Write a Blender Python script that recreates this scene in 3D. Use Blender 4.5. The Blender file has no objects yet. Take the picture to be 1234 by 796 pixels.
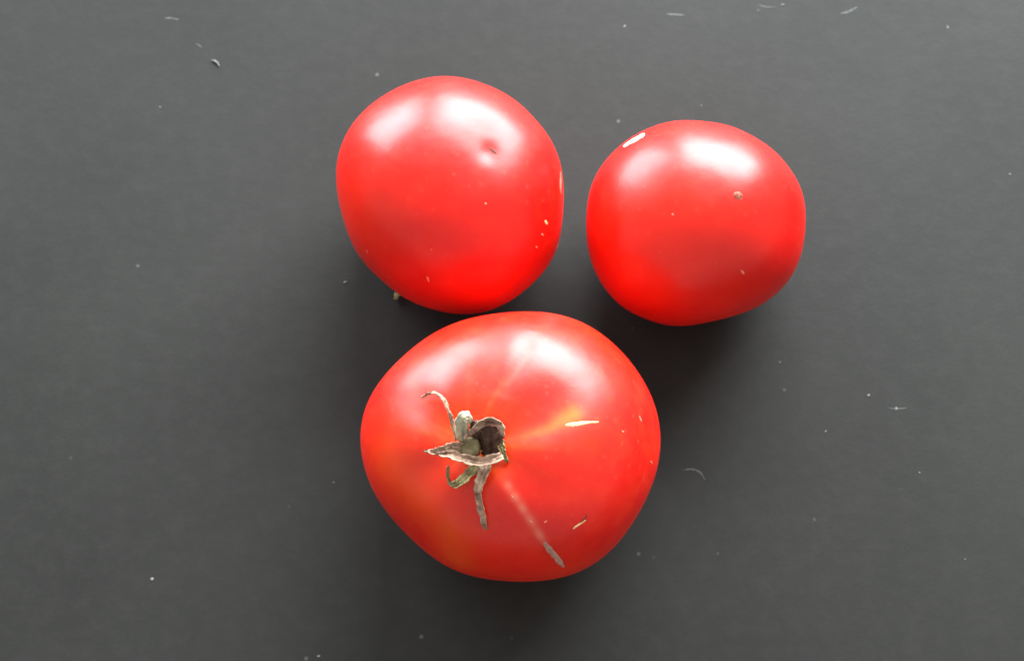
import bpy, bmesh, math, random
import numpy as np
from mathutils import Vector, Matrix
from mathutils.bvhtree import BVHTree

random.seed(7)
rng = np.random.default_rng(7)
scene = bpy.context.scene
COL = scene.collection
R = math.radians

# ------------------------------------------------------------------ camera
TILT, DIST, TARGET = R(18), 0.52, Vector((0, 0, 0.03))
cam_data = bpy.data.cameras.new('camera')
cam = bpy.data.objects.new('camera', cam_data)
COL.objects.link(cam)
cam.location = TARGET + DIST * Vector((0, -math.sin(TILT), math.cos(TILT)))
cam.rotation_euler = (TILT, 0, 0)
cam_data.sensor_width = 36
cam_data.lens = DIST / 0.3085 * 36
cam_data.clip_start, cam_data.clip_end = 0.01, 50
cam_data.dof.use_dof = True
cam_data.dof.focus_distance, cam_data.dof.aperture_fstop = 0.475, 18
scene.camera = cam

# ------------------------------------------------------------------ room light
world = bpy.data.worlds.new('World')
scene.world = world
world.use_nodes = True
bg = world.node_tree.nodes['Background']
bg.inputs['Color'].default_value = (1.0, 0.94, 0.89, 1)
bg.inputs['Strength'].default_value = 0.76

def window_light(name, azimuth, elevation, dist, w, h, power, colour):
    """daylight from one window of the room: a rectangular lamp standing beyond the table"""
    d = bpy.data.lights.new(name, 'AREA')
    d.shape = 'RECTANGLE'
    d.size, d.size_y, d.energy, d.color = w, h, power, colour
    o = bpy.data.objects.new(name, d)
    COL.objects.link(o)
    a, e = R(azimuth), R(elevation)
    v = Vector((math.sin(a) * math.cos(e), math.cos(a) * math.cos(e), math.sin(e)))
    o.location = v * dist
    o.rotation_euler = v.to_track_quat('Z', 'Y').to_euler()
    return o

window_light('window_light', 21, 28, 1.6, 1.5, 1.15, 160, (0.93, 0.98, 1.0))
window_light('window_light', -36, 16, 1.6, 0.9, 0.88, 54, (0.88, 0.94, 1.0))

scene.view_settings.view_transform = 'Standard'
scene.view_settings.look = 'None'
scene.view_settings.exposure = 0
scene.view_settings.gamma = 1
scene.view_settings.use_curve_mapping = False

# ------------------------------------------------------------------ materials
class Mat:
    def __init__(self, name):
        self.m = bpy.data.materials.new(name)
        self.m.use_nodes = True
        self.t = self.m.node_tree
        self.b = self.t.nodes['Principled BSDF']
    def node(self, kind, **kw):
        n = self.t.nodes.new(kind)
        for k, v in kw.items():
            setattr(n, k, v)
        return n
    def link(self, a, b):
        self.t.links.new(a, b)
    def noise(self, scale, detail=4, rough=.55, coord='Object', stretch=None):
        tc = self.node('ShaderNodeTexCoord')
        n = self.node('ShaderNodeTexNoise')
        n.inputs['Scale'].default_value = scale
        n.inputs['Detail'].default_value = detail
        n.inputs['Roughness'].default_value = rough
        src = tc.outputs[coord]
        if stretch:
            mp = self.node('ShaderNodeMapping')
            mp.inputs['Scale'].default_value = stretch
            self.link(src, mp.inputs['Vector']); src = mp.outputs['Vector']
        self.link(src, n.inputs['Vector'])
        return n.outputs['Fac']
    def ramp(self, fac, stops):
        r = self.node('ShaderNodeValToRGB')
        el = r.color_ramp.elements
        while len(el) < len(stops):
            el.new(0.5)
        for e, (p, c) in zip(el, stops):
            e.position = p
            e.color = c if len(c) == 4 else (*c, 1)
        self.link(fac, r.inputs['Fac'])
        return r.outputs['Color']
    def mix(self, fac, a, b):
        n = self.node('ShaderNodeMix', data_type='RGBA')
        for s, v in ((n.inputs[0], fac), (n.inputs[6], a), (n.inputs[7], b)):
            if hasattr(v, 'is_output'):
                self.link(v, s)
            else:
                s.default_value = v if not isinstance(v, tuple) or len(v) == 4 else (*v, 1)
        return n.outputs[2]
    def maprange(self, fac, a, b, c, d):
        n = self.node('ShaderNodeMapRange')
        for i, v in enumerate((a, b, c, d)):
            n.inputs[i + 1].default_value = v
        self.link(fac, n.inputs[0])
        return n.outputs[0]
    def bump(self, h, strength, dist):
        n = self.node('ShaderNodeBump')
        n.inputs['Strength'].default_value = strength
        n.inputs['Distance'].default_value = dist
        self.link(h, n.inputs['Height'])
        self.link(n.outputs['Normal'], self.b.inputs['Normal'])
    def set(self, **kw):
        for k, v in kw.items():
            s = self.b.inputs[k.replace('_', ' ')]
            if hasattr(v, 'is_output'):
                self.link(v, s)
            else:
                s.default_value = v if not isinstance(v, tuple) or len(v) != 3 or s.type != 'RGBA' else (*v, 1)
        return self

def skin_material(name, deep, bright):
    m = Mat(name)
    base = m.ramp(m.noise(32, 5, 0.6), [(0.33, deep), (0.67, bright)])
    base = m.mix(m.maprange(m.noise(170, 6, 0.7), 0.48, 0.72, 0, 0.35), base, (bright[0] * 1.03, bright[1] * 2.4, bright[2] * 1.6))
    at = m.node('ShaderNodeVertexColor', layer_name='marking')
    sp = m.node('ShaderNodeSeparateColor')
    m.link(at.outputs['Color'], sp.inputs['Color'])
    c = m.mix(sp.outputs['Green'], base, (0.80, 0.23, 0.012))
    c = m.mix(sp.outputs['Red'], c, (0.78, 0.30, 0.20))
    # faint pale pores
    tc = m.node('ShaderNodeTexCoord')
    v = m.node('ShaderNodeTexVoronoi'); v.inputs['Scale'].default_value = 260
    m.link(tc.outputs['Object'], v.inputs['Vector'])
    pores = m.maprange(v.outputs['Distance'], 0.05, 0.22, 0.09, 0.0)
    c = m.mix(pores, c, (0.80, 0.20, 0.12))
    rough = m.maprange(m.noise(120, 5), 0.3, 0.75, 0.31, 0.40)
    m.set(Base_Color=c, Roughness=rough, IOR=1.5, Specular_IOR_Level=0.44,
          Subsurface_Weight=0.7, Subsurface_Radius=(1.0, 0.28, 0.14), Subsurface_Scale=0.008)
    add = m.node('ShaderNodeMath', operation='MULTIPLY_ADD')
    m.link(m.noise(900, 3), add.inputs[0]); add.inputs[1].default_value = 0.06
    m.link(m.noise(55, 2), add.inputs[2])
    m.bump(add.outputs[0], 0.28, 0.0012)
    return m.m

def plain(name, dark, light, scale=250, rough=0.7, bump=0.3, stretch=None, spec=0.3):
    m = Mat(name)
    f = m.noise(scale, 6, 0.65, stretch=stretch)
    m.set(Base_Color=m.ramp(f, [(0.32, dark), (0.68, light)]), Roughness=rough, Specular_IOR_Level=spec)
    if bump:
        m.bump(f, bump, 0.0004)
    return m.m

def table_material():
    m = Mat('charcoal_laminate')
    c = m.ramp(m.noise(9, 4), [(0.3, (0.0138, 0.0142, 0.0131)), (0.7, (0.0195, 0.0200, 0.0184))])
    fine = m.noise(160, 6, 0.7)
    c = m.mix(m.maprange(fine, 0.45, 0.75, 0, 0.25), c, (0.034, 0.033, 0.031))
    # sparse dust motes lying in the laminate
    tc = m.node('ShaderNodeTexCoord')
    v = m.node('ShaderNodeTexVoronoi'); v.inputs['Scale'].default_value = 75
    m.link(tc.outputs['Object'], v.inputs['Vector'])
    dot = m.maprange(v.outputs['Distance'], 0.025, 0.06, 1, 0)
    gate = m.maprange(m.noise(37, 2), 0.50, 0.62, 0, 0.6)
    mul = m.node('ShaderNodeMath', operation='MULTIPLY')
    m.link(dot, mul.inputs[0]); m.link(gate, mul.inputs[1])
    c = m.mix(mul.outputs[0], c, (0.12, 0.12, 0.115))
    m.set(Base_Color=c, Roughness=m.maprange(m.noise(14, 6, 0.65, stretch=(1, 2.2, 1)), 0.3, 0.7, 0.53, 0.60), Specular_IOR_Level=0.17)
    m.bump(fine, 0.22, 0.0004)
    return m.m

M = dict(
    skin_a=skin_material('tomato_skin_crimson', (0.63, 0.003, 0.002), (0.73, 0.011, 0.004)),
    skin_b=skin_material('tomato_skin_scarlet', (0.62, 0.003, 0.002), (0.72, 0.010, 0.0035)),
    skin_c=skin_material('tomato_skin_orange_red', (0.64, 0.006, 0.003), (0.75, 0.020, 0.005)),
    table=table_material(),
    tan=plain('dry_sepal_tan', (0.09, 0.043, 0.026), (0.66, 0.46, 0.33), 300, stretch=(1, 1, 1)),
    brown=plain('dry_sepal_brown', (0.04, 0.02, 0.015), (0.15, 0.085, 0.06), 350),
    green=plain('sepal_pale_green', (0.26, 0.27, 0.17), (0.62, 0.60, 0.46), 260),
    olive=plain('sepal_olive', (0.12, 0.10, 0.045), (0.42, 0.36, 0.17), 320),
    stub=plain('stem_olive', (0.13, 0.12, 0.06), (0.36, 0.31, 0.17), 500),
    scar_grey=plain('scar_grey', (0.36, 0.15, 0.11), (0.52, 0.33, 0.27), 500, 0.75, spec=0.15),
    scar_cream=plain('scar_cream', (0.72, 0.34, 0.13), (0.82, 0.56, 0.32), 400, 0.8, spec=0.1),
    mark_pink=plain('mark_pink', (0.76, 0.12, 0.08), (0.82, 0.26, 0.18), 400, 0.45),
    glint_white=plain('glint_white', (0.70, 0.42, 0.36), (0.84, 0.68, 0.62), 400, 0.7, spec=0.15),  # near-white of a reflection painted onto the skin
    scar_dark=plain('scar_dark', (0.05, 0.02, 0.015), (0.14, 0.05, 0.03), 600, 0.8),
    scar_brown=plain('scar_brown', (0.20, 0.045, 0.025), (0.36, 0.10, 0.055), 700, 0.6),
    dust=plain('dust_pale', (0.11, 0.11, 0.105), (0.23, 0.23, 0.22), 900, 0.8),
    scratch=plain('scratch_pale', (0.035, 0.04, 0.04), (0.08, 0.085, 0.085), 400, 0.6),
)

# ------------------------------------------------------------------ helpers
def link_mesh(name, verts, faces, mat, parent=None, smooth=True):
    me = bpy.data.meshes.new(name)
    me.from_pydata([tuple(v) for v in verts], [], faces)
    me.update()
    if smooth:
        me.polygons.foreach_set('use_smooth', [True] * len(me.polygons))
    me.materials.append(mat)
    o = bpy.data.objects.new(name, me)
    COL.objects.link(o)
    o.parent = parent
    return o

def thing(name, loc, label, cat, group=None):
    o = bpy.data.objects.new(name, None)
    o.empty_display_size = 0.01
    COL.objects.link(o)
    o.location = loc
    tag(o, label, cat, group)
    return o

def tag(o, label, cat, group=None):
    o['label'], o['category'] = label, cat
    if group:
        o['group'] = group
    return o

def smooth_path(pts, n):
    """Catmull-Rom through the rows of pts"""
    P = np.array(pts, float)
    P = np.vstack([2 * P[0] - P[1], P, 2 * P[-1] - P[-2]])
    out = []
    m = len(P) - 3
    for s in np.linspace(0, m - 1e-6, n):
        i = int(s); t = s - i
        a, b, c, d = P[i:i + 4]
        out.append(.5 * (2 * b + (c - a) * t + (2 * a - 5 * b + 4 * c - d) * t * t + (3 * b - a - 3 * c + d) * t ** 3))
    return np.array(out)

# ------------------------------------------------------------------ tabletop
def build_table():
    bm = bmesh.new()
    bmesh.ops.create_cube(bm, size=1)
    bmesh.ops.scale(bm, vec=(2.2, 1.4, 0.03), verts=bm.verts)
    bmesh.ops.translate(bm, vec=(0, 0.05, -0.015), verts=bm.verts)
    bmesh.ops.bevel(bm, geom=bm.edges[:], offset=0.003, segments=3, affect='EDGES')
    me = bpy.data.meshes.new('tabletop')
    bm.to_mesh(me); bm.free()
    me.materials.append(M['table'])
    o = bpy.data.objects.new('tabletop', me)
    COL.objects.link(o)
    o['kind'] = 'structure'
    return o
TABLE = build_table()

# ------------------------------------------------------------------ tomatoes
# equatorial radius in mm, every 7.5 degrees round each fruit
RADII = {
    'A': [35.65, 35.82, 35.97, 35.95, 35.81, 35.69, 35.74, 35.96, 36.25, 36.53, 36.79, 37.07, 37.38, 37.61, 37.65, 37.5, 37.25, 37.09, 37.07, 37.11, 37.03, 36.69, 36.12, 35.45, 34.81, 34.26, 33.78, 33.35, 33.04, 32.91, 32.99, 33.18, 33.4, 33.63, 33.98, 34.56, 35.34, 36.15, 36.77, 37.07, 37.1, 37.02, 36.93, 36.81, 36.58, 36.21, 35.83, 35.62],
    'B': [33.61, 33.75, 33.82, 33.7, 33.41, 33.02, 32.65, 32.36, 32.13, 31.93, 31.75, 31.65, 31.7, 31.91, 32.25, 32.6, 32.89, 33.12, 33.33, 33.56, 33.79, 33.97, 34.04, 34.01, 33.91, 33.83, 33.79, 33.79, 33.79, 33.75, 33.63, 33.41, 33.05, 32.57, 31.99, 31.37, 30.83, 30.46, 30.34, 30.52, 30.97, 31.6, 32.29, 32.88, 33.25, 33.41, 33.45, 33.49],
    'C': [43.41, 43.7, 43.77, 43.64, 43.41, 43.21, 43.07, 42.93, 42.66, 42.17, 41.51, 40.85, 40.36, 40.13, 40.12, 40.23, 40.44, 40.77, 41.29, 42.0, 42.77, 43.43, 43.82, 43.87, 43.55, 42.89, 41.95, 40.86, 39.81, 39.02, 38.63, 38.59, 38.7, 38.74, 38.64, 38.48, 38.46, 38.71, 39.22, 39.85, 40.44, 40.87, 41.17, 41.41, 41.68, 42.04, 42.48, 42.97],
}
NR = 48
FOUR = {k: np.fft.rfft(np.array(v) * 1e-3) / NR for k, v in RADII.items()}
SPEC = {
    'A': dict(ex=.94, ez=.96, h=.062, base=(-0.0193, 0.0435, 0), dimples=[dict(d=(.327, .05, .944), depth=.00045, sig=.08), dict(d=(.34, .09, .944), depth=.0007, sig=.26)]),
    'B': dict(ex=.97, ez=.98, h=.060, base=(0.0566, 0.0350, 0), dimples=[]),
    'C': dict(ex=.89, ez=.94, h=.066, base=(-0.0005, -0.0368, 0),
              dimples=[dict(d=(-.205, -.165, .965), depth=.005, sig=.17, lobes=6, amp=.00045, ph=.6)]),
}

def body(k, d):
    """surface of fruit k in the unit directions d: lobed plan, flattened top and base, stem or blossom hollow"""
    s = SPEC[k]
    th = np.arctan2(d[:, 1], d[:, 0]); q = np.hypot(d[:, 0], d[:, 1]); c = d[:, 2]
    F = FOUR[k]
    r = np.full(th.shape, F[0].real)
    for j in range(1, 9):
        r = r + 2 * (F[j] * np.exp(1j * j * th)).real
    up, dn = s['h'] * .53, s['h'] * .47
    rr = r * q ** s['ex']
    z = np.where(c > 0, up * np.abs(c) ** s['ez'], -dn * np.abs(c) ** .8)
    P = np.stack([rr * np.cos(th), rr * np.sin(th), z + dn], -1)
    for dm in s['dimples']:
        d0 = np.array(dm['d']); d0 = d0 / np.linalg.norm(d0)
        ang = np.arccos(np.clip(d @ d0, -1, 1))
        P = P - dm['depth'] * np.exp(-(ang / dm['sig']) ** 2)[:, None] * d0
        if dm.get('lobes'):
            e1 = np.cross(d0, [0, 1, 0]); e1 /= np.linalg.norm(e1); e2 = np.cross(d0, e1)
            psi = np.arctan2(d @ e2, d @ e1)
            w = (ang / .35) ** 2 * np.exp(1 - (ang / .35) ** 1.5)
            P = P + (dm['amp'] * w * (np.cos(dm['lobes'] * psi + dm['ph']) + .5 * np.cos((dm['lobes'] - 2) * psi + 1.7 * dm['ph'])))[:, None] * d
    return P

def seg_dist(P, path):
    best = np.full(len(P), 1e9); along = np.zeros(len(P))
    path = np.array(path, float) * 1e-3
    for i in range(len(path) - 1):
        a, b = path[i], path[i + 1]
        t = np.clip(((P - a) @ (b - a)) / ((b - a) @ (b - a)), 0, 1)
        dd = np.linalg.norm(P - (a + t[:, None] * (b - a)), axis=1)
        m = dd < best
        best[m] = dd[m]; along[m] = (i + t[m]) / (len(path) - 1)
    return best, along

def build_skin(k, root, mat):
    bm = bmesh.new()
    bmesh.ops.create_icosphere(bm, subdivisions=7, radius=1)
    d = np.array([v.co[:] for v in bm.verts]); d /= np.linalg.norm(d, axis=1)[:, None]
    P = body(k, d)
    for j in range(14):   # slight unevenness of the flesh
        kv = rng.normal(size=3); kv *= rng.uniform(4, 13) / np.linalg.norm(kv)
        P += d * (.0011 / np.linalg.norm(kv) * np.sin(d @ kv + rng.uniform(0, 6.28)) * .55)[:, None]
    P[:, 2] -= P[:, 2].min()
    if k == 'C':   # shallow seam running up the far shoulder
        dd, al = seg_dist(P, [(-2.5, 6, 65.5), (-0.7, 9.7, 65.8), (2, 14, 65), (4.5, 19.4, 63.3), (6, 26, 58)])
        P -= d * (.0004 * np.exp(-(dd / .0030) ** 2) * np.sin(np.clip(al, 0, 1) * np.pi) ** .5)[:, None]
    for v, p in zip(bm.verts, P):
        v.co = p
    me = bpy.data.meshes.new('skin')
    bm.to_mesh(me)
    tree = BVHTree.FromBMesh(bm)
    bm.free()
    col = np.zeros((len(P), 4)); col[:, 3] = 1
    pale, orange = np.zeros(len(P)), np.zeros(len(P))
    if k == 'C':
        dd, al = seg_dist(P, [(-3.4, -12.9, 60.8), (-0.6, -18.3, 62.2), (2.3, -22.7, 61.0), (5.7, -27.1, 57.8), (9.4, -31.8, 52.1)])
        pale += .55 * np.exp(-(dd / .0011) ** 2) * (.55 + .45 * np.sin(al * 19) ** 2)
        dd, al = seg_dist(P, [(-0.7, 9.7, 65.8), (2, 14, 65), (5.8, 19.4, 63.3)])
        pale += .12 * np.exp(-(dd / .0009) ** 2)
        dd, al = seg_dist(P, [(17.6, 1.5, 63.4), (14, -.5, 64), (11.4, -2.6, 64.6), (4, -5.4, 64.5)])
        orange += (1 - .65 * al) * np.exp(-(dd / (.0025 - .0012 * al)) ** 2) * .55
        dd, al = seg_dist(P, [(-17.3, -28.8, 51.1), (-16.2, -31.5, 47.4), (-15, -35, 40)])
        orange += .2 * np.exp(-(dd / .006) ** 2)
        dd, al = seg_dist(P, [(-33.8, -10, 51.8), (-26.6, -19.4, 51.4)])
        orange += .16 * np.exp(-(dd / .009) ** 2)
        # thin yellowish rays out of the stem hollow
        d0 = np.array(SPEC[k]['dimples'][0]['d']); d0 = d0 / np.linalg.norm(d0)
        e1 = np.cross(d0, [0, 1, 0]); e1 /= np.linalg.norm(e1); e2 = np.cross(d0, e1)
        psi = np.arctan2(d @ e2, d @ e1); ang = np.arccos(np.clip(d @ d0, -1, 1))
        ray = np.zeros(len(P))
        for j in range(26):
            a, w, st, ln = rng.uniform(-3.14, 3.14), rng.uniform(.02, .06), rng.uniform(.03, .09), rng.uniform(.25, .6)
            ray += st * np.exp(-(((psi - a + 3.14159) % 6.28318 - 3.14159) / w) ** 2) * np.exp(-(ang / ln) ** 2)
        orange += ray
        orange += .35 * np.exp(-(ang / .2) ** 2)
    else:
        for j in range(5):
            v = rng.normal(size=3); v /= np.linalg.norm(v)
            orange += rng.uniform(.01, .03) * np.exp(-(np.arccos(np.clip(d @ v, -1, 1)) / rng.uniform(.3, .6)) ** 2)
    col[:, 0] = np.clip(pale, 0, 1); col[:, 1] = np.clip(orange, 0, 1)
    a = me.color_attributes.new('marking', 'FLOAT_COLOR', 'POINT')
    a.data.foreach_set('color', col.astype(np.float32).ravel())
    me.polygons.foreach_set('use_smooth', [True] * len(me.polygons))
    me.materials.append(mat)
    o = bpy.data.objects.new('skin', me)
    COL.objects.link(o); o.parent = root
    return tree

def patch(tree, name, path, mat, root, lift=.00010, parent=None):
    """a raised mark, crust or painted glint that follows the fruit's surface along a path (mm, width in the 4th column)"""
    n = max(6, len(path) * 4)
    S = smooth_path(path, n) if len(path) > 2 else np.linspace(path[0], path[-1], n)
    S = S * 1e-3
    if len(path) <= 2:
        u = np.linspace(-1, 1, n)
        S[:, 3] = S[:, 3].max() * np.sqrt(np.clip(1 - u * u, 0.02, 1))
    C = 7
    verts, faces = [], []
    for i in range(n):
        loc, nor, _, _ = tree.find_nearest(Vector(S[i, :3]))
        t = Vector(S[min(i + 1, n - 1), :3]) - Vector(S[max(i - 1, 0), :3])
        side = nor.cross(t).normalized()
        hw = max(S[i, 3], .00015) / 2 * (1 + random.uniform(-.12, .12))
        for j in range(C):
            u = j / (C - 1) * 2 - 1
            l2, n2, _, _ = tree.find_nearest(loc + side * hw * u)
            edge = max(0, 1 - u * u) * (0 if i in (0, n - 1) else 1)
            verts.append(l2 + n2 * (lift * edge - .00003 + lift * .6 * random.uniform(-1, 1) * edge))
    for i in range(n - 1):
        for j in range(C - 1):
            a = i * C + j
            faces.append((a, a + 1, a + C + 1, a + C))
    return link_mesh(name, verts, faces, mat, parent or root)

MARKS = {
  'A': {
    'slit': [(12.4, 3.6, 59.1, 0.68), (13.7, 2.6, 58.8, 1.12), (14.9, 1.5, 58.6, 0.68)],
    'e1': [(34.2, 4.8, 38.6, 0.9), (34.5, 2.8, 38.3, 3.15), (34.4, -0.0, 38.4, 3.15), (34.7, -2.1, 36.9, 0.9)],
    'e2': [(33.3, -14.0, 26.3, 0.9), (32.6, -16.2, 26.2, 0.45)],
    's1': [(29.0, -14.0, 45.3, 0.9), (29.9, -14.5, 43.3, 1.12)],
    's2': [(27.9, -17.7, 44.2, 0.68), (28.7, -17.9, 42.7, 0.68)],
    's3': [(26.2, -21.3, 43.2, 0.68), (26.8, -21.5, 41.8, 0.56)],
    's4': [(-5.9, -30.9, 43.0, 0.9), (-5.4, -32.0, 40.9, 0.9)],
    's5': [(-33.2, 4.8, 40.7, 0.45)],
    's6': [(-24.4, -20.4, 38.2, 0.56), (-24.0, -21.3, 37.1, 0.45)],
    's7': [(-4.5, -25.5, 51.6, 0.45), (-4.1, -25.9, 51.3, 0.45)],
    's8': [],
    's9': [(11.3, -13.9, 58.4, 0.68), (12.0, -14.0, 58.1, 0.68)],
  },
  'B': {
    'ring': [(7.8, -2.9, 59.1, 1.35), (9.1, -3.2, 58.8, 2.7), (10.4, -3.7, 58.4, 1.35)],
    'vee': [(8.4, -2.3, 59.0, 0.34), (9.1, -3.2, 58.8, 0.59), (10.3, -3.1, 58.5, 0.41)],
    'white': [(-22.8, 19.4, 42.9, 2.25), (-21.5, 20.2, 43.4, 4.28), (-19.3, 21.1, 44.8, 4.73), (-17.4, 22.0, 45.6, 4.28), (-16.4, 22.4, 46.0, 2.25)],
    's1': [(10.7, -22.1, 47.7, 0.9), (11.9, -23.0, 45.9, 0.9)],
    's2': [(-10.2, -8.3, 57.7, 0.68), (-9.5, -9.0, 57.7, 0.68)],
  },
  'C': {
    'grey': [(9.2, -31.5, 52.0, 0.9), (10.4, -32.7, 49.9, 2.02), (11.8, -33.9, 47.4, 2.25), (13.5, -35.1, 43.8, 2.02), (15.1, -36.1, 39.0, 0.68)],
    'cream': [(15.1, -1.7, 64.2, 0.68), (16.7, -1.5, 63.8, 1.35), (19.1, -1.0, 63.2, 1.35), (21.4, -0.5, 62.4, 0.9), (24.7, -0.0, 60.9, 0.45)],
    'slit_pale': [(17.3, -28.4, 52.6, 0.45), (18.4, -27.5, 52.8, 0.9), (20.1, -26.5, 52.8, 0.9), (21.0, -25.8, 52.8, 0.45)],
    'slit_dark': [(19.8, -26.4, 53.1, 0.45), (20.7, -25.5, 53.3, 0.68), (21.4, -24.4, 53.8, 0.45)],
    's1': [(9.2, -27.3, 56.5, 0.68), (10.1, -26.7, 56.8, 0.68)],
    's2': [(0.3, -20.8, 61.8, 0.68), (0.9, -21.6, 61.3, 0.68)],
    's3': [(5.3, -26.8, 57.6, 0.68), (6.0, -27.4, 57.0, 0.45)],
    's4': [(39.9, -6.9, 44.0, 0.68), (40.5, -7.2, 42.2, 0.68)],
    's5': [(31.1, -1.5, 56.9, 0.68), (31.8, -1.6, 56.3, 0.68)],
    's6': [(36.5, 4.5, 51.5, 0.68), (37.2, 2.8, 50.7, 0.45)],
  },
}

TOM = {
    'A': thing('tomato', SPEC['A']['base'], 'round red tomato with a dimple and dark slit at its blossom end', 'tomato'),
    'B': thing('tomato', SPEC['B']['base'], 'smallest red tomato with a brown blossom scar and a painted white glint', 'tomato'),
    'C': thing('tomato', SPEC['C']['base'], 'large broad red tomato with dried brown calyx and stem stub', 'tomato'),
}
TREE = {'A': build_skin('A', TOM['A'], M['skin_a']), 'B': build_skin('B', TOM['B'], M['skin_b']), 'C': build_skin('C', TOM['C'], M['skin_c'])}

MARK_LOOK = {
    'A': {'slit': ('blossom_scar', 'scar_dark', 'dark slit in the blossom dimple'), 'e1': ('scar', 'mark_pink', 'pale pink mark on the side'),  # side strips: pale pink marks along the right edge
          'e2': ('scar', 'mark_pink', None), 's1': ('scar', 'scar_cream', 'small cream fleck')},
    'B': {'ring': ('blossom_scar', 'scar_brown', 'brown corky blossom scar'), 'vee': ('crack', 'scar_dark', None),
          'white': ('scar', 'glint_white', 'white glint painted on the shoulder')},  # near-white strip is a painted reflection, not scar tissue
    'C': {'grey': ('scar', 'scar_grey', 'greyish elongated scar'), 'cream': ('scar', 'scar_cream', 'cream streak scar in a yellow patch'),
          'slit_pale': ('scar', 'scar_cream', 'small pale nick'), 'slit_dark': ('crack', 'scar_dark', None)},
}
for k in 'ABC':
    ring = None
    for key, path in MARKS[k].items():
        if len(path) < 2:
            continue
        nm, mt, lab = MARK_LOOK[k].get(key, ('fleck', 'mark_pink', None))
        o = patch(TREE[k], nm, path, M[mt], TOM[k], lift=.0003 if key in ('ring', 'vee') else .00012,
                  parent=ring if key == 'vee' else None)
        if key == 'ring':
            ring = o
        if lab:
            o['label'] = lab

# ------------------------------------------------------------------ the dried calyx of the broad tomato
SEPALS = {
    'thin_curl': [(-14.6, -5.5, 62.4, 1.35), (-15.7, -1.8, 64.4, 1.12), (-16.6, 1.0, 66.2, 1.01), (-18.2, 4.6, 67.1, 1.01), (-20.4, 6.8, 66.0, 0.9), (-22.3, 7.6, 63.9, 0.79), (-24.5, 7.2, 61.2, 0.45)],
    'upright': [(-11.9, -6.7, 61.4, 2.02), (-12.9, -5.5, 64.9, 3.15), (-13.0, -3.4, 70.3, 3.83), (-12.6, -2.1, 72.5, 3.83), (-11.2, -1.3, 71.2, 2.48), (-10.4, -2.4, 67.4, 1.12)],
    'back': [(-8.7, -6.9, 60.4, 3.15), (-8.6, -5.1, 64.3, 4.5), (-9.0, -3.1, 68.3, 4.05), (-9.0, -2.1, 70.0, 2.25)],
    'cupped': [(-5.5, -10.3, 61.6, 4.95), (-5.1, -7.9, 64.3, 6.3), (-5.1, -5.6, 68.2, 6.08), (-5.4, -3.7, 71.5, 5.17)],
    'arch': [(-2.2, -6.1, 71.0, 1.35), (-2.9, -4.3, 72.9, 3.15), (-4.7, -3.3, 74.3, 4.5), (-6.9, -3.5, 73.6, 3.83), (-9.4, -4.6, 70.6, 2.25), (-12.4, -6.5, 68.1, 1.12)],
    'long_left': [(-2.0, -11.1, 67.1, 1.8), (-4.5, -12.1, 67.2, 2.7), (-8.3, -12.7, 66.6, 2.7), (-12.4, -12.0, 66.7, 2.48), (-16.5, -10.6, 66.0, 2.25), (-20.2, -9.6, 64.5, 1.8), (-23.5, -8.5, 61.9, 0.68)],
    'inner_left': [(-12.6, -8.0, 61.9, 2.7), (-14.1, -8.3, 64.9, 3.15), (-15.8, -8.4, 66.4, 2.7), (-18.6, -9.0, 66.1, 1.8), (-21.8, -9.0, 63.9, 0.9)],
    'hook': [(-8.0, -11.0, 61.6, 2.7), (-10.2, -14.3, 63.9, 2.7), (-12.4, -16.8, 64.7, 2.7), (-14.5, -18.1, 63.4, 2.25), (-15.9, -17.9, 62.5, 1.35), (-16.8, -16.8, 62.4, 1.01), (-17.0, -14.9, 63.4, 0.79), (-17.0, -13.3, 64.5, 0.68)],
    'lower': [(-6.1, -10.6, 62.1, 3.38), (-7.0, -14.8, 64.8, 3.15), (-8.1, -17.6, 64.1, 2.7), (-8.8, -20.0, 62.6, 2.02), (-8.4, -22.5, 61.0, 1.8), (-7.7, -25.3, 58.9, 1.8), (-6.8, -28.9, 55.2, 1.12)],
    'spur': [(-3.4, -5.7, 64.8, 2.48), (-2.2, -8.6, 65.3, 2.02), (-1.6, -10.6, 64.8, 1.35), (-0.6, -12.2, 63.9, 0.45)],
}
AXIS = Vector((-.205, -.165, .965)).normalized()

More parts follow.
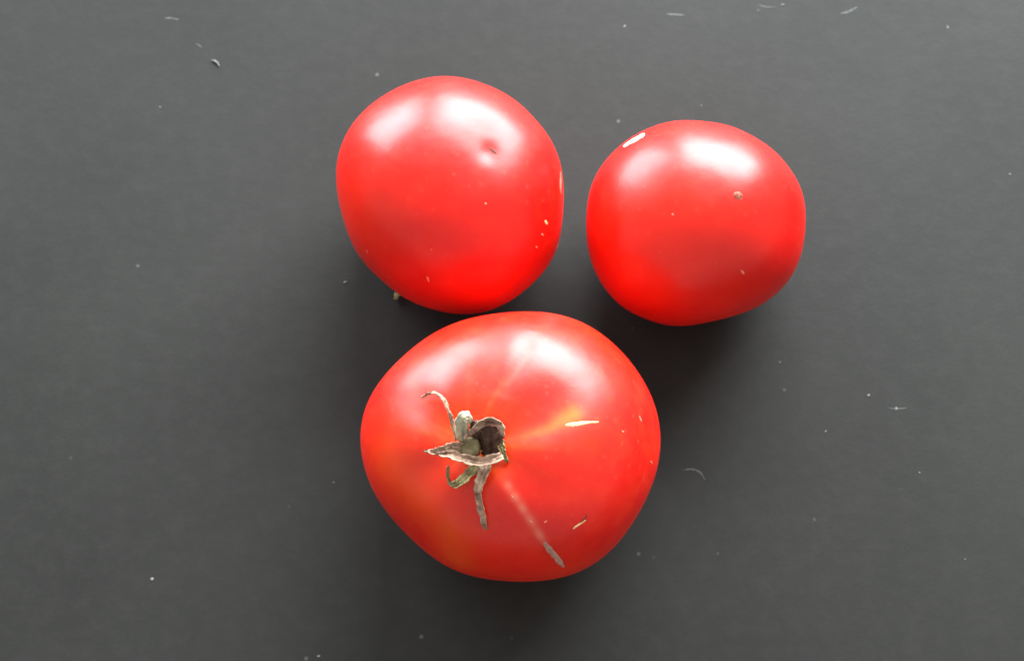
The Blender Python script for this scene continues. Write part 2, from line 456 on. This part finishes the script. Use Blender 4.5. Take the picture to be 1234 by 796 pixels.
def sepal(path, mat, parent, side0=None, cup=.35, twist=0.0, thick=.00035, rough=.00018, n=34, name='sepal'):
    S = smooth_path(path, n) * 1e-3
    C = 9
    t_prev, side = None, None
    top, bot = [], []
    for i in range(n):
        t = (Vector(S[min(i + 1, n - 1), :3]) - Vector(S[max(i - 1, 0), :3])).normalized()
        if side is None:
            side = Vector(side0) if side0 else AXIS.cross(t)
        else:
            side = t_prev.rotation_difference(t) @ side
        side = (side - t * side.dot(t)).normalized()
        t_prev = t
        sd = Matrix.Rotation(twist * i / n, 3, t) @ side
        nr = t.cross(sd).normalized()
        hw = max(S[i, 3], .0003) / 2
        for j in range(C):
            u = j / (C - 1) * 2 - 1
            ridge = .30 * math.cos(u * 9.4 + .5 * math.sin(i * .4)) * (1 - abs(u))
            p = Vector(S[i, :3]) + sd * hw * u * (1 + .10 * math.sin(i * 1.3 + j)) + nr * hw * (cup * (u * u - .35) + ridge)
            p += Vector([random.uniform(-1, 1) * rough for _ in range(3)])
            th = thick * (1 - .6 * abs(u))
            top.append(p + nr * th); bot.append(p - nr * th)
    N = n * C
    faces = []
    for i in range(n - 1):
        for j in range(C - 1):
            a = i * C + j
            faces.append((a, a + 1, a + C + 1, a + C))
            faces.append((N + a, N + a + C, N + a + C + 1, N + a + 1))
        a, b = i * C, i * C + C - 1
        faces.append((a, a + C, N + a + C, N + a))
        faces.append((b, N + b, N + b + C, b + C))
    for j in range(C - 1):
        a, b = j, (n - 1) * C + j
        faces.append((a, N + a, N + a + 1, a + 1))
        faces.append((b, b + 1, N + b + 1, N + b))
    return link_mesh(name, top + bot, faces, mat, parent)

def lathe(name, base, axis, prof, mat, parent, seg=20, wob=.06):
    """ragged turned piece: prof is (radius, height) in mm along axis"""
    z = axis.normalized(); x = z.orthogonal().normalized(); y = z.cross(x)
    verts, faces = [], []
    ph = [random.uniform(0, 6) for _ in range(3)]
    for r, h in prof:
        for j in range(seg):
            a = j / seg * 2 * math.pi
            w = 1 + wob * (math.sin(3 * a + ph[0]) + .6 * math.sin(5 * a + ph[1]) + random.uniform(-.5, .5))
            verts.append(base + (x * math.cos(a) + y * math.sin(a)) * r * w * 1e-3 + z * h * 1e-3)
    for i in range(len(prof) - 1):
        for j in range(seg):
            a, b = i * seg + j, i * seg + (j + 1) % seg
            faces.append((a, b, b + seg, a + seg))
    faces.append(tuple(range(seg - 1, -1, -1)))
    faces.append(tuple(range((len(prof) - 1) * seg, len(prof) * seg)))
    return link_mesh(name, verts, faces, mat, parent)

hollow = Vector((-.0096, -.0074, .0582))
calyx = lathe('calyx', hollow - AXIS * .002, AXIS, [(2.0, 0), (4.2, 1.2), (5.2, 2.2), (4.4, 3.0), (2.4, 3.3)], M['brown'], TOM['C'], 24, .08)
calyx['label'] = 'dried brown star-shaped calyx'
stem_axis = (AXIS + Vector((-.05, .06, 0))).normalized()
lathe('stem_stub', hollow - AXIS * .001, stem_axis, [(1.9, 0), (2.2, 2), (2.5, 4.0), (2.9, 6.0), (3.0, 7.2), (2.6, 7.9), (1.6, 7.9), (.6, 7.5)], M['stub'], calyx, 22, .05)
sepal(SEPALS['thin_curl'], M['tan'], calyx, cup=.3, twist=.8)
sepal(SEPALS['upright'], M['green'], calyx, side0=(.92, .35, 0), cup=.4)
sepal(SEPALS['back'], M['brown'], calyx, side0=(1, .1, 0), cup=.4)
sepal(SEPALS['cupped'], M['brown'], calyx, side0=(1, -.2, 0), cup=.5)
sepal(SEPALS['arch'], M['tan'], calyx, side0=(.6, -.8, 0), cup=.5)
sepal(SEPALS['long_left'], M['tan'], calyx, cup=.8, twist=.4)
sepal(SEPALS['inner_left'], M['tan'], calyx, cup=.6)
sepal(SEPALS['hook'], M['olive'], calyx, cup=.4)
sepal(SEPALS['lower'], M['tan'], calyx, cup=.55, twist=-.5)
sepal(SEPALS['spur'], M['olive'], calyx, cup=.4)

# the upturned other end of the round tomato: a tip of its calyx shows at the table
cal_a = sepal([(-14, -15, 3.2, 3.0), (-15.5, -18.0, 1.8, 3.0), (-17.0, -21.0, 1.2, 2.4), (-18.2, -23.5, 1.0, 1.2)], M['olive'], TOM['A'], side0=(.8, -.5, 0), cup=.3, n=14)
cal_a['label'] = 'olive sepal tip showing from under the tomato'

# ------------------------------------------------------------------ dust on the tabletop and scratches in it
def speck(x, y, size):
    bm = bmesh.new()
    bmesh.ops.create_icosphere(bm, subdivisions=2, radius=size * .5e-3)
    sx, sy = random.uniform(.8, 1.9), random.uniform(.6, 1)
    for v in bm.verts:
        j = 1 + random.uniform(-.25, .25)
        v.co = Vector((v.co.x * sx * j, v.co.y * sy * j, v.co.z * .3 * j))
    lo = min(v.co.z for v in bm.verts)
    me = bpy.data.meshes.new('dust_speck')
    bm.to_mesh(me); bm.free()
    me.materials.append(M['dust'])
    o = bpy.data.objects.new('dust_speck', me)
    COL.objects.link(o)
    o.location = (x * 1e-3, y * 1e-3, -lo - .00002)
    o.rotation_euler.z = random.uniform(0, 3)
    return tag(o, 'tiny pale dust speck lying on the dark tabletop', 'dust speck', 'dust specks on the tabletop')

for x, y, s in [(-53.8, 26.1, 1.0), (-109.9, -69.9, 1.2), (121, -16.1, 1.1), (-55.4, -39.9, .6), (126.8, -36.7, .7),
                (98.4, -23.4, .6), (112.6, -11.7, .7), (-58.2, -93.2, .7), (85.1, -.8, .6), (38.2, 118, .8),
                (147.6, 117.7, .8), (163.9, 63.8, .8), (63.1, 88.6, .6), (92.1, 126.2, .9), (83.8, 124, .8),
                (-117.4, 88, .6), (138.8, -63.8, .5)]:
    speck(x, y, s * .75)

def strand(name, pts, rad, mat, parent=None, seg=6):
    S = smooth_path(pts, 16) * 1e-3
    verts, faces = [], []
    for i in range(len(S)):
        t = Vector(S[min(i + 1, len(S) - 1)]) - Vector(S[max(i - 1, 0)])
        side = t.cross(Vector((0, 0, 1))).normalized(); upv = Vector((0, 0, 1))
        r = rad * 1e-3 * (.35 + .65 * math.sin(math.pi * i / (len(S) - 1)))
        for j in range(seg):
            a = j / seg * 2 * math.pi
            verts.append(Vector(S[i]) + side * r * math.cos(a) + upv * r * math.sin(a))
    for i in range(len(S) - 1):
        for j in range(seg):
            a, b = i * seg + j, i * seg + (j + 1) % seg
            faces.append((a, b, b + seg, a + seg))
    faces.append(tuple(range(seg))); faces.append(tuple(range(len(verts) - 1, len(verts) - seg - 1, -1)))
    return link_mesh(name, verts, faces, mat, parent)

tag(strand('fibre', [(-101.2, 105.2, .3), (-100, 104.8, .35), (-99, 104, .35), (-98.4, 103, .3)], .34, M['dust']),
    'short curved white fibre lying alone on the tabletop', 'fibre')

def scratch(pts, w):
    S = smooth_path(pts, 14) * 1e-3
    verts, faces = [], []
    for i in range(len(S)):
        t = S[min(i + 1, len(S) - 1)] - S[max(i - 1, 0)]
        sd = np.array([-t[1], t[0]]) / (np.hypot(*t) + 1e-12)
        h = w * .5e-3 * (.2 + .8 * math.sin(math.pi * (i + .3) / len(S))) * random.uniform(.6, 1.2)
        verts += [(*(S[i] - sd * h), .00004), (*(S[i] + sd * h), .00004)]
    for i in range(len(S) - 1):
        a = 2 * i
        faces.append((a, a + 2, a + 3, a + 1))
    return link_mesh('scratch', verts, faces, M['scratch'], TABLE)

scratch([(52.5, 122.6), (55, 122.5), (58.5, 122.3)], .8)
scratch([(83.5, 126.2), (86.5, 125.4), (89.5, 125.3)], .5)
scratch([(111.5, 122.9), (114, 123.4), (117.5, 125.3)], .9)
scratch([(53, -36.0), (56, -35.6), (58.5, -36.6), (60, -39)], .7)
scratch([(118, -15.8), (121, -16.1), (124.5, -15.9)], .4)
scratch([(-118, 121.0), (-116, 121.1), (-113, 120.5)], .6)
scratch([(-107, 111.6), (-105.6, 110.8), (-104.5, 109.9)], .4)
